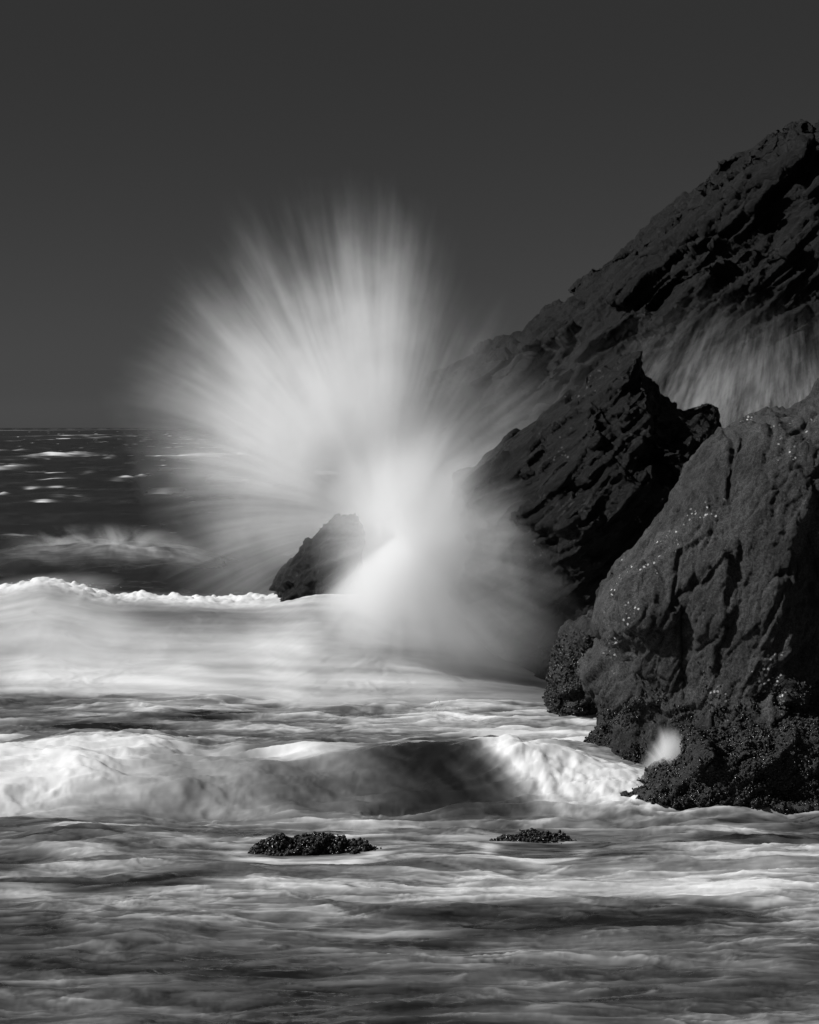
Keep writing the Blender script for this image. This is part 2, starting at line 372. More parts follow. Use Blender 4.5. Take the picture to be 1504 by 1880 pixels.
# mussels: low shell mesh, many copies merged into a bed
def shell():
    vs = []; fs = []; nr, ns = 4, 6
    for i in range(nr+1):
        t = i/nr; x = 0.8*(-0.5+t); wd_ = 0.31*math.sin(math.pi*min(1, t**0.75*0.98+0.01))**0.7
        for j in range(ns):
            a = 2*math.pi*j/ns; vs.append((x, wd_*math.cos(a), 0.9*wd_*math.sin(a)))
    for i in range(nr):
        for j in range(ns): a = i*ns+j; b = i*ns+(j+1) % ns; fs.append((a, b, b+ns, a+ns))
    return np.array(vs), np.array(fs)
SV, SF = shell()
def mussels(name, label, v, f, region, count, size, seed):
    rg = np.random.default_rng(seed); n = normals(v, f)
    fc = v[f].mean(1); fn = n[f].mean(1); px = 752+fc[:, 0]/fc[:, 1]*F; py = 785+(H-fc[:, 2])/fc[:, 1]*F
    e1 = v[f[:, 2]]-v[f[:, 0]]; e2 = v[f[:, 3]]-v[f[:, 1]]; ar = np.linalg.norm(np.cross(e1, e2), axis=1)
    wgt = region(px, py, fc)*ar*((fn[:, 1] < 0.35) | (fn[:, 2] > 0.3)); wgt = wgt/wgt.sum()
    ix = rg.choice(len(f), count, p=wgt)
    c = fc[ix]+rg.normal(size=(count, 3))*size*0.25; nn = fn[ix]
    nn = nn+rg.normal(size=nn.shape)*0.3; nn /= np.linalg.norm(nn, axis=1)[:, None]
    r = rg.normal(size=nn.shape); tg = np.cross(nn, r); tg /= np.linalg.norm(tg, axis=1)[:, None]
    # long axis half standing up from the rock
    lx = tg*0.75+nn*rg.uniform(0.0, 0.6, (count, 1)); lx /= np.linalg.norm(lx, axis=1)[:, None]
    ly = np.cross(nn, lx); ly /= np.linalg.norm(ly, axis=1)[:, None]; lz = np.cross(lx, ly)
    s = size*(0.45+1.1*rg.random(count)**1.5)
    V = (SV[None, :, 0, None]*lx[:, None]+SV[None, :, 1, None]*ly[:, None]+SV[None, :, 2, None]*lz[:, None])*s[:, None, None]+c[:, None]+(nn*size*0.12)[:, None]
    Fm = SF[None]+(np.arange(count)*len(SV))[:, None, None]
    o = mesh_np(name, V.reshape(-1, 3), Fm.reshape(-1, 4), MUSSEL); tag(o, label, 'mussels', kind='stuff'); return o
def patchy(fc, s, a, b, o=0): return ss(a, b, fbm(fc/s+o, 3))
mussels('mussel_bed', 'dense black mussels crusting the low rock shelf at lower right', shelf[1], shelf[2],
        lambda px, py, c: 0.15+ss(1275, 1330, py)*(0.3+0.7*patchy(c, 0.5, -0.25, 0.0)), 36000, 0.037, 1)
mussels('mussel_bed', 'patches of black mussels on the lower overhang of the large boulder', boulder[1], boulder[2],
        lambda px, py, c: ss(1215, 1330, py+60*perlin(c*1.5))*(0.03+patchy(c, 0.6, -0.05, 0.12, 4)), 28000, 0.034, 2)
mussels('mussel_bed', 'black mussels all over the rock mound behind the boulder', mound[1], mound[2],
        lambda px, py, c: ss(1150, 1200, py)*1.0, 12000, 0.038, 3)
mussels('mussel_bed', 'black mussels covering the larger rock awash left of centre', islet1[1], islet1[2], lambda px, py, c: (c[:, 2] > -0.1)*1.0, 2600, 0.046, 4)
mussels('mussel_bed', 'black mussels covering the smaller rock awash right of centre', islet2[1], islet2[2], lambda px, py, c: (c[:, 2] > -0.1)*1.0, 1600, 0.042, 5)

# ------------------------------------------------------------------ sea
def F2(a, oct=4, gain=0.5, mode=0): return fbm2(a[0], a[1], oct, gain, mode)
def XY(x, y, s, o): return (x*s[0]+o, y*s[1]+o*1.7)
def build_sea():
    rows = [9.0]
    while rows[-1] < 15: rows.append(rows[-1]+0.08)
    while rows[-1] < 48: rows.append(rows[-1]+0.035)
    while rows[-1] < 85: rows.append(rows[-1]*1.0022)
    while rows[-1] < 900: rows.append(rows[-1]*1.0045)
    while rows[-1] < 30000: rows.append(rows[-1]*1.05)
    rows = np.array(rows)
    inner = np.linspace(-0.165, 0.165, 560); outer = 0.165*np.exp(np.linspace(0, 1.6, 40)[1:])
    cols = np.concatenate([-outer[::-1], inner, outer])
    Yg, A = np.meshgrid(rows, cols, indexing='ij'); nr, nc = Yg.shape
    Y = Yg.ravel(); X = (Yg*A).ravel(); px = 752+X/Y*F
    fade = 1-ss(120, 600, Y)
    tx = np.linspace(-2600, 4100, 3351); ker = np.exp(-np.linspace(-3, 3, 61)**2/2); ker /= ker.sum()
    def ip(xs, ys):
        tv = np.interp(tx, xs, ys); tv = np.convolve(np.pad(tv, 30, mode='edge'), ker, 'valid'); return np.interp(px, tx, tv)
    warp = F2(XY(X, Y, s=(0.35, 0.5, 1), o=3), 3)
    n_sw = F2(XY(X, Y, s=(0.28, 0.55, 1), o=11), 4, 0.5)
    n_md = F2(XY(X+warp*0.8, Y+warp*0.6, s=(0.8, 1.7, 1), o=21), 4, 0.55)
    chop = F2(XY(X+warp, Y+0.6*warp, s=(0.30, 0.95, 1), o=31), 4, 0.55, 1)
    h = 0.12*n_sw+0.07*n_md*(1-ss(60, 200, Y))+0.075*ss(-0.1, 0.9, chop)*ss(21, 27, Y)*(1-ss(60, 120, Y))
    h *= 1-0.0*fade
    foam = 0.33+0.30*n_sw*0+0.0*Y
    # --- the breaker nearest the camera
    yc = 30.6+ip([-300, 0, 300, 500, 700, 900, 1050, 1200, 1400], [-.8, -.4, 0.3, -0.4, -0.5, -0.5, -0.6, -0.9, -1.0])+0.6*warp
    am = ip([-600, 0, 150, 400, 560, 700, 880, 1000, 1150, 1260, 1400], [0.4, 0.42, 0.50, 0.30, 0.42, 0.46, 0.46, 0.42, 0.32, 0.15, 0.02])
    am = am*(1+0.18*F2(XY(X, Y, s=(0.55, 0.3, 1), o=35), 3)); u = Y-yc+0.18*F2(XY(X, Y, s=(0.8, 0.5, 1), o=37), 3)
    wf = ip([0, 300, 700, 900, 1050, 1150, 1250], [1.6, 1.9, 1.55, 1.4, 1.2, 1.1, 0.8])
    prof = np.where(u < 0, np.exp(-(np.abs(u)/wf)**2.6), np.exp(-(u/2.6)**2))
    h1 = am*prof; h += h1
    h -= 0.10*np.exp(-((u+2.6)/1.0)**2)*(1-ss(1000, 1300, px)); h += 0.03*n_md*prof*(1-ss(350, 500, px))
    # --- the silky breaker behind it
    yc2 = 45.3+0.4*warp+ip([0, 480, 560, 700, 900], [0.3, 0, -1.2, -1.2, -0.6])
    am2 = (1+0.04*F2(XY(X, Y, s=(0.7, 0.5, 1), o=105), 3))*ip([-600, 0, 80, 200, 470, 580, 680, 800, 900, 1000, 1100], [1.1, 1.24, 1.46, 1.16, 1.14, 1.34, 1.30, 1.15, 0.9, 0.5, 0.1])
    u2 = Y-yc2
    prof2 = np.where(u2 < 0, np.exp(-(np.abs(u2)/3.5)**2.4), np.exp(-(u2/2.5)**2))
    h += am2*prof2
    # --- third and far waves
    for (c3, A3, w3, w3b, xs, ys) in ((76, 0.75, 3.0, 4.5, [-500, 0, 100, 200, 350, 420, 500], [0.5, 0.7, 0.9, 1.05, 0.85, 0.3, 0.0]),
                                      (60, 0.25, 2.5, 3, [-500, 0, 500, 600], [1, 1, 1, 0.5]),):
        q = Y-(c3+1.0*warp); h += A3*ip(xs, ys)*np.where(q < 0, np.exp(-(q/w3)**2), np.exp(-(q/w3b)**2))
    far = F2(XY(X, Y, s=(0.05, 0.11, 1), o=41), 4, 0.55)*ss(80, 140, Y)*0.7*(1-ss(900, 4000, Y))
    h += far+0.1*F2(XY(X, Y, s=(0.3, 0.5, 1), o=45), 2)*ss(60, 100, Y)*(1-ss(300, 700, Y))
    # ---------------- foam cover
    scr = (H-0.0)*F/Y+785          # where flat water at this distance shows
    n_f = F2(XY(X+warp*1.6, Y+warp*1.2, s=(0.38, 1.9, 1), o=61), 5, 0.6)
    n_l = F2(XY(X+warp*1.5, Y+n_md*0.5, s=(0.9, 2.6, 1), o=71), 4, 0.55, 1)
    n_b = F2(XY(X, Y, s=(0.22, 0.5, 1), o=81), 3)
    n_w = F2(XY(X+warp*2.2, Y+warp*1.8+n_md*0.5, s=(0.22, 1.6, 1), o=65), 5, 0.55)
    foam = 0.36+0.32*n_f+0.20*(n_l-0.3)+0.35*n_b+0.35*n_w
    # thin curling threads of foam drawn out by the backwash
    w2x = 0.9*F2(XY(X, Y, s=(0.5, 1.1, 1), o=67), 3)
    th1 = F2(XY(X+w2x*1.5, Y+w2x, s=(0.32, 3.2, 1), o=68), 5, 0.6, 1); th2 = F2(XY(X-w2x, Y+w2x*0.7, s=(0.45, 4.5, 1), o=69), 4, 0.6, 1)
    foam += 0.34*ss(0.15, 0.75, th1)*ss(-0.3, 0.3, n_b+0.5*n_f)-0.20*ss(0.2, 0.8, th2)*ss(-0.2, 0.3, -n_b)
    h += 0.02*th1*(1-ss(36, 42, Y))
    coarse = np.ones_like(X)*0.75
    near = ss(20, 24, Y)
    foam += 0.10*ss(22.0, 24.5, Y)*(1-ss(27, 28, Y))
    # bands of whiter froth at places in the shallows (world positions)
    def blob(bx, by, D, rx, ry, a, sh=1.0):
        cx = (bx-752)/F*D; return a*np.exp(-(((X-cx)/(rx*D/F))**2+((Y-by)/ry)**2)**sh)
    def D0(y): return H*F/(max(y, 787)-785)
    for (bx, sy, rx, ryp, a) in ((1340, 1638, 130, 14, .5), (1000, 1640, 90, 10, .4), (780, 1640, 120, 12, .25), (60, 1645, 70, 10, .4), (500, 1635, 60, 12, .4),
                                 (1000, 1610, 200, 12, .2), (1330, 1575, 180, 10, .25), (1380, 1525, 120, 7, .5), (250, 1610, 90, 20, .2), (720, 1712, 130, 9, .45), (620, 1738, 60, 5, .3), (1080, 1745, 120, 5, .3), (880, 1800, 160, 8, .3), (180, 1760, 130, 8, .2), (1420, 1605, 90, 6, .3),
                                 (150, 1580, 60, 10, .3), (900, 1785, 200, 12, .2), (1200, 1330, 80, 12, .3), (1000, 1350, 120, 16, .3), (850, 1330, 90, 18, .35),
                                 (330, 1395, 80, 6, .3), (560, 1385, 80, 6, .3), (1050, 1372, 60, 8, .3), (1330, 1720, 200, 8, -.15), (1200, 1850, 200, 25, -.2),
                                 (150, 1700, 200, 20, -.1), (370, 1316, 70, 9, -1.0), (150, 1338, 60, 8, -.8), (250, 1342, 50, 6, -.6), (600, 1330, 60, 10, -.1), (1420, 1545, 150, 4, -.35),
                                 (300, 1635, 90, 12, -.35), (1150, 1690, 300, 16, -.12)):
        Dd = D0(sy); foam += blob(bx, Dd, Dd, rx, Dd*Dd/20000*ryp, a)
    foam -= 0.05*(1-ss(19, 23, Y))
    foam += 0.06*ss(31, 34, Y)
    fm = 0.345+0.06*ss(21.5, 24.5, Y)+0.05*ss(30, 34, Y); gn = 0.68+0.27*ss(20.5, 24, Y)-0.15*ss(28, 32, Y)
    foam = fm+gn*(foam-0.48)
    foam += 0.5*np.clip(chop-0.15, 0, 1)*(0.6+n_f)*ss(21, 26, Y)*(1-ss(40, 44, Y))-0.35*np.clip(-n_md-0.12, 0, 1)*ss(21, 26, Y)
    # breaker 1
    face = ss(-wf*1.9, -wf*0.9, u)*(1-ss(-0.15, 0.25, u))
    dark = ip([-500, 0, 200, 300, 520, 640, 760, 880, 930], [0.0, 0.0, 0.05, 0.25, 0.4, 0.75, 1.0, 1.0, 0.0])
    streak = F2(XY(X*1.0+u*0.6, Y*0+h1*2.0, s=(1.6, 1.4, 1), o=91), 4, 0.55)
    slant = px+60*(u+0.6)           # the break runs down the face at a slant
    fface = ip([-100, 120, 300, 500, 640, 760, 900], [.95, .9, .60, .44, .28, .04, .03])+0.25*streak; kk = ss(835, 965, slant+60*streak); fface = fface*(1-kk)+kk*0.62
    foam = foam*(1-face)+fface*face; coarse = coarse*(1-0.75*face)
    lip = np.exp(-((u-0.05)/0.35)**2)
    foam += lip*ip([0, 200, 350, 450, 560, 620, 700, 900, 1000], [0.6, 0.5, 0.15, 0.25, 0.5, 0.3, 0.15, 0.5, 0.2])
    foam += 0.65*np.exp(-(((px-110)/130)**2+((u+0.5)/0.75)**2))+0.5*np.exp(-(((px-545)/70)**2+((u+0.35)/0.45)**2))
    # broken white front running down to the right
    uf = u+ip([860, 1050, 1160], [0.1, 1.15, 1.25])+0.45*F2(XY(X, Y, s=(1.3, 0.8, 1), o=95), 3)
    brk = ss(850, 960, px)*(1-ss(1150, 1260, px))
    front = np.exp(-(uf/(0.25+0.35*brk))**2)*brk
    billow = F2(XY(X, Y, s=(3.2, 3.2, 1.5), o=101), 4, 0.55, 2)
    foam += 1.1*front*(0.55+0.9*billow)+0.42*brk*ss(-1.3, -0.6, u)*(1-ss(0.6, 2.0, u))
    h += front*(0.10+0.05*billow)
    ledge = np.exp(-((u+2.9+0.6*warp)/0.6)**2)*(1-ss(420, 620, px)); foam -= 0.16*ledge
    # breaker 2
    silk = ss(-6.0, -5.2, u2+0.5*n_sw)*(1-ss(0.2, 2.2, u2))*(1-ss(980, 1060, px))
    s2 = F2(XY(X+u2*0.5, Y*0+u2*0.5, s=(0.5, 0.5, 1), o=111), 4, 0.5)
    s3 = F2(XY(X*0.35+u2*0.35, u2, s=(1, 2.2, 1), o=121), 4, 0.5)
    lum2 = 0.65+0.25*s2+0.22*s3+0.35*ip([0, 60, 250, 420, 600, 800, 900, 1000], [.6, .9, .9, .5, .1, .1, -.3, -.6])*np.exp(-((u2+4.3)/1.3)**2) \
        - 0.35*np.exp(-((px-380)/150)**2-((u2+1.6)/0.6)**2)
    h -= silk*(0.75*(0.12*n_sw+0.07*n_md)+0.068*ss(-0.1, 0.9, chop)); foam = foam*(1-silk)+silk*lum2; coarse = coarse*(1-0.85*silk)
    crest2 = np.exp(-((u2-0.1)/0.85)**2)*(1-ss(860, 960, px))
    b2 = F2(XY(X, Y, s=(1.9, 1.3, 1), o=131), 3, 0.45, 2)
    foam += crest2*(0.5+0.45*b2); coarse = np.clip(coarse+0.8*crest2*(1-ss(480, 560, px)), 0, 1); h += crest2*(0.10*b2+0.06*F2(XY(X, Y, s=(4.2, 3.0, 1), o=133), 3, 0.5, 2)+0.05)*(1-0.8*ss(480, 560, px))
    back2 = ss(1.2, 2.6, u2)*(1-ss(62, 66, Y)); foam = foam*(1-back2)+0.05*back2
    # dark open water beyond, with caps
    op = ss(50, 54, Y); foam = foam*(1-op)+op*(0.02+0.10*n_f*ss(0.1, 0.6, n_b))
    q3 = Y-(76+1.0*warp)
    lace = F2(XY(X+q3*0.4, Y*0.3, s=(0.7, 1, 1), o=141), 5, 0.62)
    foam += ip([-500, 0, 60, 120, 200, 300, 360, 400], [.2, .25, .35, .45, .6, .6, .6, 0])*np.exp(-((q3+0.8)/1.6)**2)*(0.75+1.0*lace)
    for (bx, sy, rx, a) in ((115, 838, 34, 1), (10, 860, 32, .8), (100, 880, 22, .7), (230, 881, 14, .8), (260, 876, 8, .5), (5, 905, 10, .7), (125, 910, 20, .7),
                            (75, 922, 22, .8), (350, 838, 30, .7), (410, 836, 25, .6), (138, 799, 16, .8), (200, 787, 10, .7), (245, 785, 6, .7), (70, 790, 40, .35),
                            (180, 803, 14, .5), (215, 800, 10, .5), (90, 808, 18, .4), (20, 828, 12, .5), (30, 983, 30, .4), (310, 788, 10, .5), (300, 905, 24, .35),
                            (180, 838, 10, .4), (205, 842, 9, .4), (60, 868, 10, .3), (320, 862, 20, .3), (420, 880, 30, .35), (170, 867, 10, .25),
                            (1330, 850, 30, .3), (-150, 850, 40, .8), (-260, 900, 40, .7), (-90, 930, 30, .6)):
        Dd = D0(sy); rp = max(Dd*Dd/20000*(3.4 if rx > 25 else 2.0), 1.0)
        jit = 0.5*F2(XY(X, Y, s=(0.6*90/Dd, 0.8*90/Dd, 1), o=151), 3)
        cx = (bx-752)/F*Dd; e = ((X-cx)/(rx*Dd/F))**2+((Y-Dd+jit*rp*2)/rp)**2
        cap = np.exp(-e); h += 0.9*a*Dd/F*5*cap*(Y < 700); foam += a*1.5*cap*(0.75+jit)
    foam += op*0.10*ss(0.0, 0.5, F2(XY(X, Y, s=(0.25, 0.12, 1), o=163), 4, 0.7))*(1-ss(400, 900, Y))
    for (bx, sy, rx) in ((565, 1570, 125), (985, 1567, 85)):       # wash around the two awash rocks
        Dd = D0(sy); e = np.sqrt(((X-(bx-752)/F*Dd)/(rx*Dd/F))**2+((Y-Dd)/0.55)**2); foam += 0.35*np.exp(-((e-1.05)/0.22)**2)*(0.4+1.2*np.clip(n_f+0.5, 0, 1))
    sp_ = F2(XY(X, Y, s=(0.10, 0.06, 1), o=161), 4, 0.7)
    foam += 0.9*ss(0.30, 0.45, sp_)*ss(90, 150, Y)*(1-ss(1500, 5000, Y))
    h += 0.012*n_l*(1-ss(40, 60, Y))
    for (bx, sy) in ((575, 1560), (985, 1560)):
        Dd = D0(sy); h = h*(1-0.75*np.exp(-((X-(bx-752)/F*Dd)/0.9)**2-((Y-Dd)/1.3)**2))
    h *= 1-ss(3000, 9000, Y)
    v = np.stack([X, Y, h], 1); return v, grid_faces(nr, nc), np.clip(foam, 0, 1.3), coarse

def water_mat():
    m = bpy.data.materials.new('sea_water_and_foam'); m.use_nodes = True; m.node_tree.nodes.clear(); t = NT(m.node_tree)
    g = t.new('ShaderNodeNewGeometry').outputs['Position']
    s = t.xyz(g); v = t.cxyz(t.m('MULTIPLY', s[0], 0.32), t.m('MULTIPLY', s[1], 2.6), t.m('MULTIPLY', s[2], 1.5))
    fo = t.attr('foam')
    n1 = t.noise(v, 1.4, 5, 0.52, 1.2); n2 = t.noise(v, 7.0, 5, 0.6, 0.5)
    wgt = t.m('MULTIPLY', t.mr(fo, 0.02, 0.25), t.attr('coarse'))
    f = t.m('ADD', fo, t.m('MULTIPLY', t.m('SUBTRACT', n1, 0.5), t.m('MULTIPLY', wgt, 0.55)))
    f = t.m('ADD', f, t.m('MULTIPLY', t.m('SUBTRACT', n2, 0.5), t.m('MULTIPLY', wgt, 0.08)))
    f = t.mr(f, 0.0, 1.0, 0, 1, smooth=False)
    alb = t.curve(f, [(0, 0.012), (0.2, 0.06), (0.4, 0.14), (0.6, 0.30), (0.8, 0.50), (1, 0.72)])
    p = t.new('ShaderNodeBsdfPrincipled'); t.put(p.inputs['Base Color'], t.grey(alb))
    t.put(p.inputs['Roughness'], t.mr(f, 0, 0.5, 0.22, 0.75)); p.inputs['IOR'].default_value = 1.33
    t.put(p.inputs['Specular IOR Level'], t.mr(f, 0.1, 0.7, 0.5, 0.1))
    bp = t.new('ShaderNodeBump'); t.put(bp.inputs['Strength'], t.m('MULTIPLY', t.attr('coarse'), 0.3)); bp.inputs['Distance'].default_value = 0.10
    t.put(bp.inputs['Height'], t.m('ADD', t.m('MULTIPLY', n1, 1.0), t.m('MULTIPLY', n2, 0.3))); t.put(p.inputs['Normal'], bp.outputs[0])
    o = t.new('ShaderNodeOutputMaterial'); t.l.new(p.outputs[0], o.inputs[0]); return m
sv, sf, foam, coarse = build_sea()
sea = mesh_np('sea', sv, sf, water_mat()); add_attr(sea, 'foam', foam); add_attr(sea, 'coarse', coarse)
tag(sea, 'grey churning sea with streaks of foam and breaking waves', 'sea', kind='structure')

# ------------------------------------------------------------------ spray
def spray_out(m, t, de, col=1.0, aniso=0.0, step=1.0):
    vol = t.new('ShaderNodeVolumePrincipled'); vol.inputs['Color'].default_value = (col, col, col, 1)
    vol.inputs['Anisotropy'].default_value = aniso
    t.put(vol.inputs['Density'], de)
    o = t.new('ShaderNodeOutputMaterial'); t.l.new(vol.outputs[0], o.inputs['Volume'])
    m.cycles.volume_step_rate = step
    return m
def burst_mat(name, ctrl, rmax, K, freq, depth, bend=0.0, contrast=(0.35, 0.65), core=0.5, fall=(0.15, 1.0), pocket=(), rvar=0.6, tilt=0.0, step=1.0, lo=0.12, dens=None, kr=(0.02, 0.35)):
    """real scattering droplets: density falls off along rays thrown out from the point of impact"""
    m = bpy.data.materials.new(name); m.use_nodes = True; m.node_tree.nodes.clear(); t = NT(m.node_tree)
    p = t.new('ShaderNodeTexCoord').outputs['Object']; s = t.xyz(p)
    z = t.m('MULTIPLY_ADD', t.m('MULTIPLY', s[0], s[0]), bend, s[2])
    y = t.m('MULTIPLY', t.m('SUBTRACT', s[1], t.m('MULTIPLY', s[2], tilt)), 1.0/depth)
    q = t.cxyz(s[0], y, z)
    r = t.v('LENGTH', q); d = t.v('NORMALIZE', t.cxyz(s[0], t.m('MULTIPLY', y, 0.4), z))
    th = t.m('MULTIPLY_ADD', t.m('ARCTAN2', z, s[0]), 1/(2*math.pi), 0.5)
    R = t.m('MULTIPLY', t.curve(th, ctrl), rmax)
    dd = t.v('ADD', d, t.v('SCALE', q, scale=0.02))
    nl = t.noise(dd, min(freq*0.33, 4.5), 3, 0.6); nf = t.noise(dd, freq, 7, 0.7)
    R = t.m('MULTIPLY', R, t.m('MULTIPLY_ADD', t.m('ADD', nl, t.m('MULTIPLY', t.m('SUBTRACT', nf, 0.5), 0.6)), rvar, 1-rvar*0.5))
    rho = t.m('DIVIDE', r, R)
    fa = t.m('POWER', t.mr(rho, fall[0], fall[1], 1, 0), 1.4)
    st = t.mr(t.m('ADD', t.m('MULTIPLY', nf, 0.65), t.m('MULTIPLY', nl, 0.35)), contrast[0], contrast[1], lo, 1)
    k = t.mr(rho, *kr); st = t.m('ADD', t.m('MULTIPLY', st, k), t.m('MULTIPLY', t.m('SUBTRACT', 1.0, k), 0.6))
    de = t.m('MULTIPLY', t.m('MULTIPLY', t.m('DIVIDE', K, t.m('ADD', r, core)), fa), st)
    de = t.m('MULTIPLY', de, t.mr(t.noise(p, 0.9, 3, 0.6, 0.5), 0.35, 0.65, 0.6, 1.3))
    if dens: de = t.m('MULTIPLY', de, t.curve(th, dens))
    for (a, b, rx, rz, amt) in pocket:
        pd = t.v('LENGTH', t.cxyz(t.m('DIVIDE', t.m('SUBTRACT', s[0], a), rx), 0.0, t.m('DIVIDE', t.m('SUBTRACT', s[2], b), rz)))
        de = t.m('MULTIPLY', de, t.mr(pd, 0.25, 1.0, 1-amt, 1))
    return spray_out(m, t, de, step=step)
def sheet_mat(name, K, freq, r0, r1, contrast=(0.4, 0.6), roughness=0.3, step=1.0, pw=1.5, rv=1.2):
    """spray streaming along lines that meet at the object's origin, thickest far from it"""
    m = bpy.data.materials.new(name); m.use_nodes = True; m.node_tree.nodes.clear(); t = NT(m.node_tree)
    p = t.new('ShaderNodeTexCoord').outputs['Object']; r = t.v('LENGTH', t.v('MULTIPLY', p, (0.8, 1, 1))); d = t.v('NORMALIZE', t.v('MULTIPLY', p, (1, 0.3, 1)))
    dd = t.v('ADD', d, t.v('SCALE', p, scale=roughness/freq))
    nl = t.noise(dd, freq*0.3, 3, 0.6); nf = t.noise(dd, freq, 7, 0.72)
    n = t.m('ADD', t.m('MULTIPLY', nf, 0.6), t.m('MULTIPLY', nl, 0.4))
    rr = t.m('ADD', r, t.m('MULTIPLY', t.m('SUBTRACT', n, 0.5), rv*(r1-r0)))
    de = t.m('MULTIPLY', t.m('POWER', t.mr(rr, r0, r1), pw), t.mr(n, contrast[0], contrast[1], 0.04, 1))
    de = t.m('MULTIPLY', de, t.mr(t.xyz(p)[0], -4.2, -1.2, 0.05, 1))
    return spray_out(m, t, t.m('MULTIPLY', de, K), step=step)
def mist_mat(name, K, rad, freq, stretch, contrast=(0.4, 0.62), step=1.0, lo=0.1, edge=(0.35, 1.0), shear=0.0):
    """soft cloud of fine spray inside an ellipsoid, drawn out along the stretch direction"""
    m = bpy.data.materials.new(name); m.use_nodes = True; m.node_tree.nodes.clear(); t = NT(m.node_tree)
    p = t.new('ShaderNodeTexCoord').outputs['Object']; s = t.xyz(p)
    pz = t.m('MULTIPLY_ADD', s[0], shear, s[2])
    e = t.v('LENGTH', t.cxyz(t.m('DIVIDE', s[0], rad[0]), t.m('DIVIDE', s[1], rad[1]), t.m('DIVIDE', pz, rad[2])))
    n = t.noise(t.cxyz(t.m('MULTIPLY', s[0], stretch[0]), t.m('MULTIPLY', s[1], stretch[1]), t.m('MULTIPLY', pz, stretch[2])), freq, 6, 0.62, 0.6)
    e = t.m('ADD', e, t.m('MULTIPLY', t.m('SUBTRACT', n, 0.5), 0.9))
    de = t.m('MULTIPLY', t.mr(e, edge[0], edge[1], 1, 0), t.mr(n, contrast[0], contrast[1], lo, 1))
    return spray_out(m, t, t.m('MULTIPLY', de, K), step=step)
def spray_body(name, label, outline, centre, D, front, back, R, mat, g=0.25, cat='spray', tilt=0.0, Dc=None):
    v, f = inflate(outline, D, front, back, R, g)
    c = np.array(W(*centre, Dc or D)); v = v-c; v[:, 1] += tilt*v[:, 2]
    o = mesh_np(name, v, f, mat, loc=tuple(c)); tag(o, label, cat, kind='stuff'); return o
def mist_body(name, label, px, py, D, rx, rz, ry, mat, cat='spray', rot=0):
    c = W(px, py, D); vs = []; nu, nv = 24, 12
    for i in range(nv+1):
        for j in range(nu):
            a = math.pi*i/nv; b = 2*math.pi*j/nu; vs.append((rx*math.sin(a)*math.cos(b), ry*math.sin(a)*math.sin(b), rz*math.cos(a)))
    fs = [(i*nu+j, i*nu+(j+1) % nu, (i+1)*nu+(j+1) % nu, (i+1)*nu+j) for i in range(nv) for j in range(nu)]
    me = bpy.data.meshes.new(name); me.from_pydata(vs, [], fs); me.materials.append(mat)
    import bmesh; bm = bmesh.new(); bm.from_mesh(me); bmesh.ops.remove_doubles(bm, verts=bm.verts, dist=1e-5); bmesh.ops.recalc_face_normals(bm, faces=bm.faces); bm.to_mesh(me); bm.free()
    o = bpy.data.objects.new(name, me); COL.objects.link(o); o.location = c; tag(o, label, cat, kind='stuff'); return o

k44 = 45.6/F; RM = 620*k44
ctrl = [((a+180)/360.0, r/620.0) for a, r in sorted([(-180, 390), (-165, 370), (-150, 330), (-130, 300), (-110, 350), (-90, 430), (-70, 450), (-50, 430), (-30, 400), (-10, 390),
        (10, 350), (25, 420), (40, 470), (55, 480), (68, 490), (80, 570), (90, 620), (98, 620), (110, 640), (122, 665), (137, 645), (148, 570), (160, 500), (180, 410)])]
def burst(name, label, c0, ctrl, D, K, front, back, R, parent=None, low=1335, **kw):
    out = []; rm = 620*D/F
    for (q0, q1) in ctrl[:-1]:
        a = math.radians(q0*360-180); r = q1*620*1.12
        out.append((c0[0]+r*math.cos(a), min(low, c0[1]-r*math.sin(a))))
    m = burst_mat(name, ctrl, rm, K, **kw)
    v, f = inflate(out, D, front, back, R, 0.25 if R > 1 else 0.03); c = np.array(W(*c0, D)); v = v-c; v[:, 1] += kw.get('tilt', 0)*v[:, 2]
    if parent: c = c-np.array(parent.location)
    o = mesh_np(name, v, f, m, loc=tuple(c), parent=parent)
    if label: tag(o, label, 'spray', kind='stuff')
    return o
c0 = (698, 965)
def px2m(x, y): return ((x-c0[0])*k44, (c0[1]-y)*k44)
dens = [((a+180)/360.0, r) for a, r in [(-180, .30), (-160, .3), (-130, .5), (-100, 1), (-60, 1), (-20, .8), (10, .55), (40, .5), (60, .45), (78, .65), (92, 1.1), (110, 1.1), (140, .85), (160, .45), (180, .30)]]
plume = burst('wave_splash', 'huge fan of white spray bursting up from the leaning rock', c0, ctrl, 45.6, 9.5, 1.6, 2.2, 3.0, freq=20.0, depth=0.6, bend=0.07,
      fall=(0.12, 1.12), contrast=(0.36, 0.62), core=0.5, tilt=0.4, rvar=0.75, dens=dens,
      pocket=[(*px2m(598, 850), 0.55, 0.6, 0.5), (*px2m(618, 905), 0.6, 0.65, 0.55), (*px2m(560, 1060), 0.9, 0.5, 0.7)])
ctrl2 = [((a+180)/360.0, r/620.0) for a, r in sorted([(-180, 170), (-155, 170), (-146, 190), (-138, 260), (-128, 340), (-112, 380), (-95, 370), (-75, 390), (-55, 420), (-35, 420), (-15, 420), (0, 390), (15, 320), (35, 270), (60, 240), (90, 240), (115, 190), (150, 175), (180, 170)])]
dens2 = [((a+180)/360.0, r) for a, r in [(-180, .30), (-155, .28), (-140, .42), (-122, .8), (-98, 1), (90, 1), (120, .8), (145, .4), (180, .30)]]
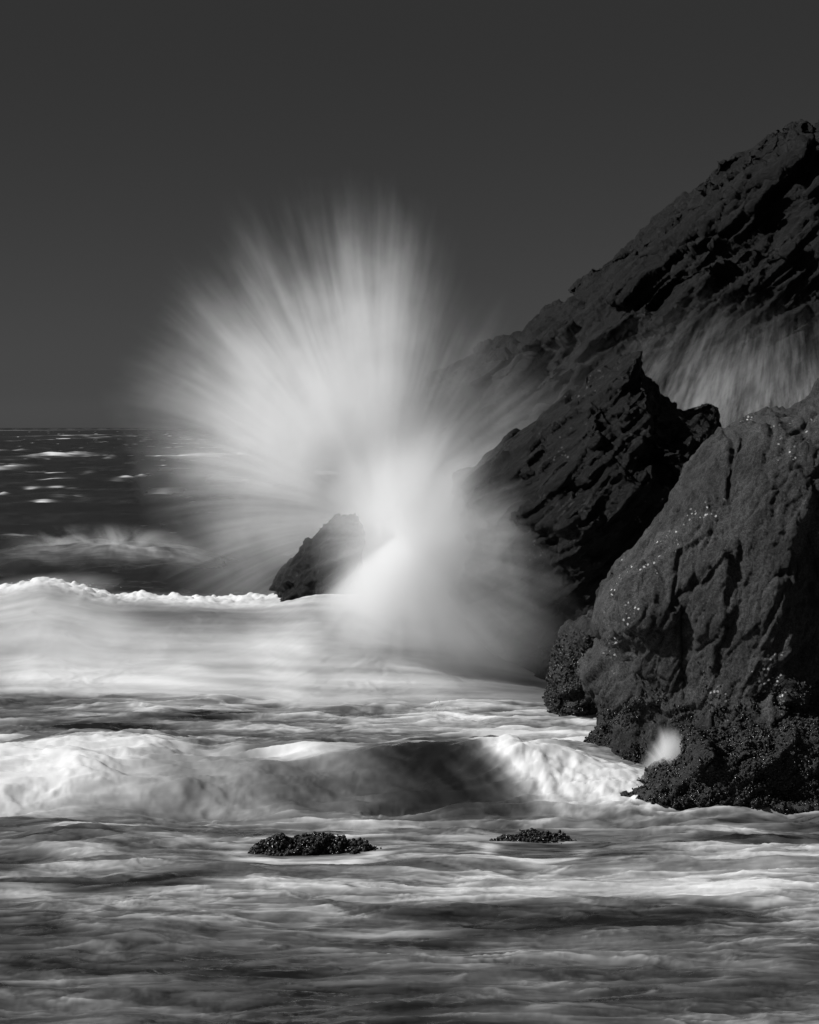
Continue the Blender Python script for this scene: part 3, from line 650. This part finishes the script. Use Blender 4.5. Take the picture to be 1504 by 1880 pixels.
base = burst('base_spray', None, (728, 985), ctrl2, 42.2, 19.0, 1.6, 1.4, 2.2, parent=plume, low=1310, freq=8.0, depth=0.85, bend=0.0, fall=(-0.2, 1.15), contrast=(0.34, 0.64), core=1.6, tilt=0.15, rvar=0.6, lo=0.5, kr=(0.1, 0.9), dens=dens2)
base['kind'] = 'stuff'
k58 = 60/F
m_c = sheet_mat('cliff_spray', 0.8, 46, 310*k58, 630*k58, contrast=(0.47, 0.61), roughness=2.0)
spray_body('cliff_spray', 'grey curtain of spray streaming down in front of the sea cliff',
           [(900, 700), (1000, 610), (1100, 570), (1200, 560), (1330, 480), (1504, 500), (1650, 520), (1700, 600), (1700, 900), (1300, 900), (1100, 820), (900, 780)],
           (1455, 240), 60, 1.5, 1.5, 1.8, m_c)
ctrl3 = [((a+180)/360.0, r/620.0) for a, r in sorted([(-180, 70), (-120, 30), (-60, 30), (0, 25), (40, 40), (75, 75), (95, 95), (110, 92), (130, 78), (150, 72), (180, 70)])]
burst('small_splash', 'small pointed splash against the foot of the large boulder', (1240, 1428), ctrl3, 28.9, 26.0, 0.25, 0.3, 0.4, low=1450, freq=7.0, depth=0.7, fall=(0.2, 1.1), contrast=(0.36, 0.6), core=0.5, rvar=0.5, lo=0.3)
mist_body('wave_spray', 'thin lacy spray blown off the far breaking wave at left', 190, 1010, 76, 3.6, 0.95, 1.2,
          mist_mat('wave_spray_far', 2.6, (3.2, 1.0, 0.85), 1.2, (0.6, 1, 1.0), contrast=(0.45, 0.62), lo=0.0))
mist_body('breaker_spray', 'soft white spray over the broken end of the nearest wave', 1010, 1425, 29.6, 1.0, 0.38, 0.8,
          mist_mat('breaker_spray_soft', 2.2, (0.85, 0.7, 0.28), 2.2, (1, 1, 1.6), shear=0.35, lo=0.1, edge=(0.2, 1.0)))
for (x, y, D, rx, rz, ry, K, sh, lab) in (
        (170, 1185, 42.3, 3.0, 0.75, 1.2, 1.1, 0.12, 'broad white mist over the left of the long surging wave'),
        (560, 1215, 41.6, 2.2, 0.50, 1.0, 1.1, 0.05, 'thin white mist over the long surging wave below the leaning rock'),
        (70, 1085, 45.0, 1.6, 0.32, 0.6, 2.5, -0.1, 'white spray tossed off the crest of the surging wave at far left'),
        (230, 1100, 45.3, 3.0, 0.16, 0.5, 1.6, 0.02, 'low white mist hanging along the crest of the surging wave'),
        (110, 1440, 29.4, 1.0, 0.30, 0.7, 2.6, 0.25, 'white spray boiling over the nearest wave at far left'),
        (545, 1430, 29.9, 0.55, 0.16, 0.4, 2.6, 0.1, 'small white puff on the crest of the nearest wave')):
    mist_body('wave_mist', lab, x, y, D, rx*1.25, rz*1.6, ry*1.3,
              mist_mat('wave_mist', K, (rx, ry, rz), 1.6/math.sqrt(rx), (0.8, 1, 2.2), shear=sh, lo=0.15, edge=(0.1, 1.0)))
mist_body('splash_mist', 'faint grey mist falling below the great splash at its right foot', 905, 1170, 40.6, 1.7, 1.15, 1.0,
          mist_mat('splash_mist', 0.6, (1.35, 0.9, 0.95), 1.3, (1, 1, 1), lo=0.5, edge=(0.0, 1.0)))
# stray drops thrown clear of the crests
dm = bpy.data.materials.new('white_drops'); dm.use_nodes = True
dp = dm.node_tree.nodes['Principled BSDF']; dp.inputs['Base Color'].default_value = (0.7, 0.7, 0.7, 1); dp.inputs['Roughness'].default_value = 0.3
def drops(label, arcs, size, seed):
    rg = np.random.default_rng(seed); C = []; T = []
    for (x, y, D, wx, hz, n) in arcs:
        c = np.array(W(x, y, D))
        for k in range(n):
            vx = rg.normal()*wx; up = hz*(0.4+0.9*rg.random()); y0 = rg.normal()*0.25
            for q in range(6):
                t_ = rg.random(); C.append(c+(vx*t_*1.3, y0, up*(1-(2*t_-1)**2)-0.05)); T.append((vx*1.3, 0, -4*up*(2*t_-1)))
    C = np.array(C); T = np.array(T); T /= np.linalg.norm(T, axis=1)[:, None]; n = len(C)
    a = np.cross(T, (0.1, 1, 0.2)); a /= np.linalg.norm(a, axis=1)[:, None]; b = np.cross(T, a); s_ = size*(0.4+rg.random(n)**2)
    V = C[:, None]+(SV[None, :, 0, None]*T[:, None]*2.6+SV[None, :, 1, None]*a[:, None]*0.8+SV[None, :, 2, None]*b[:, None])*s_[:, None, None]
    o = mesh_np('water_drops', V.reshape(-1, 3), (SF[None]+(np.arange(n)*len(SV))[:, None, None]).reshape(-1, 4), dm); tag(o, label, 'water drops', kind='stuff')
drops('stray white drops above the foam in the middle of the shallows', [(800, 1310, 38.0, .10, .20, 14), (850, 1312, 38.2, .12, .16, 16), (900, 1312, 38.2, .15, .08, 10)], 0.016, 3)
drops('stray white drops flung off the crest of the surging wave at left', [(30, 1085, 45.5, .3, .16, 12), (140, 1092, 45.4, .25, .18, 14), (70, 1075, 45.4, .4, .12, 14), (330, 1095, 45.4, .4, .08, 10)], 0.018, 4)
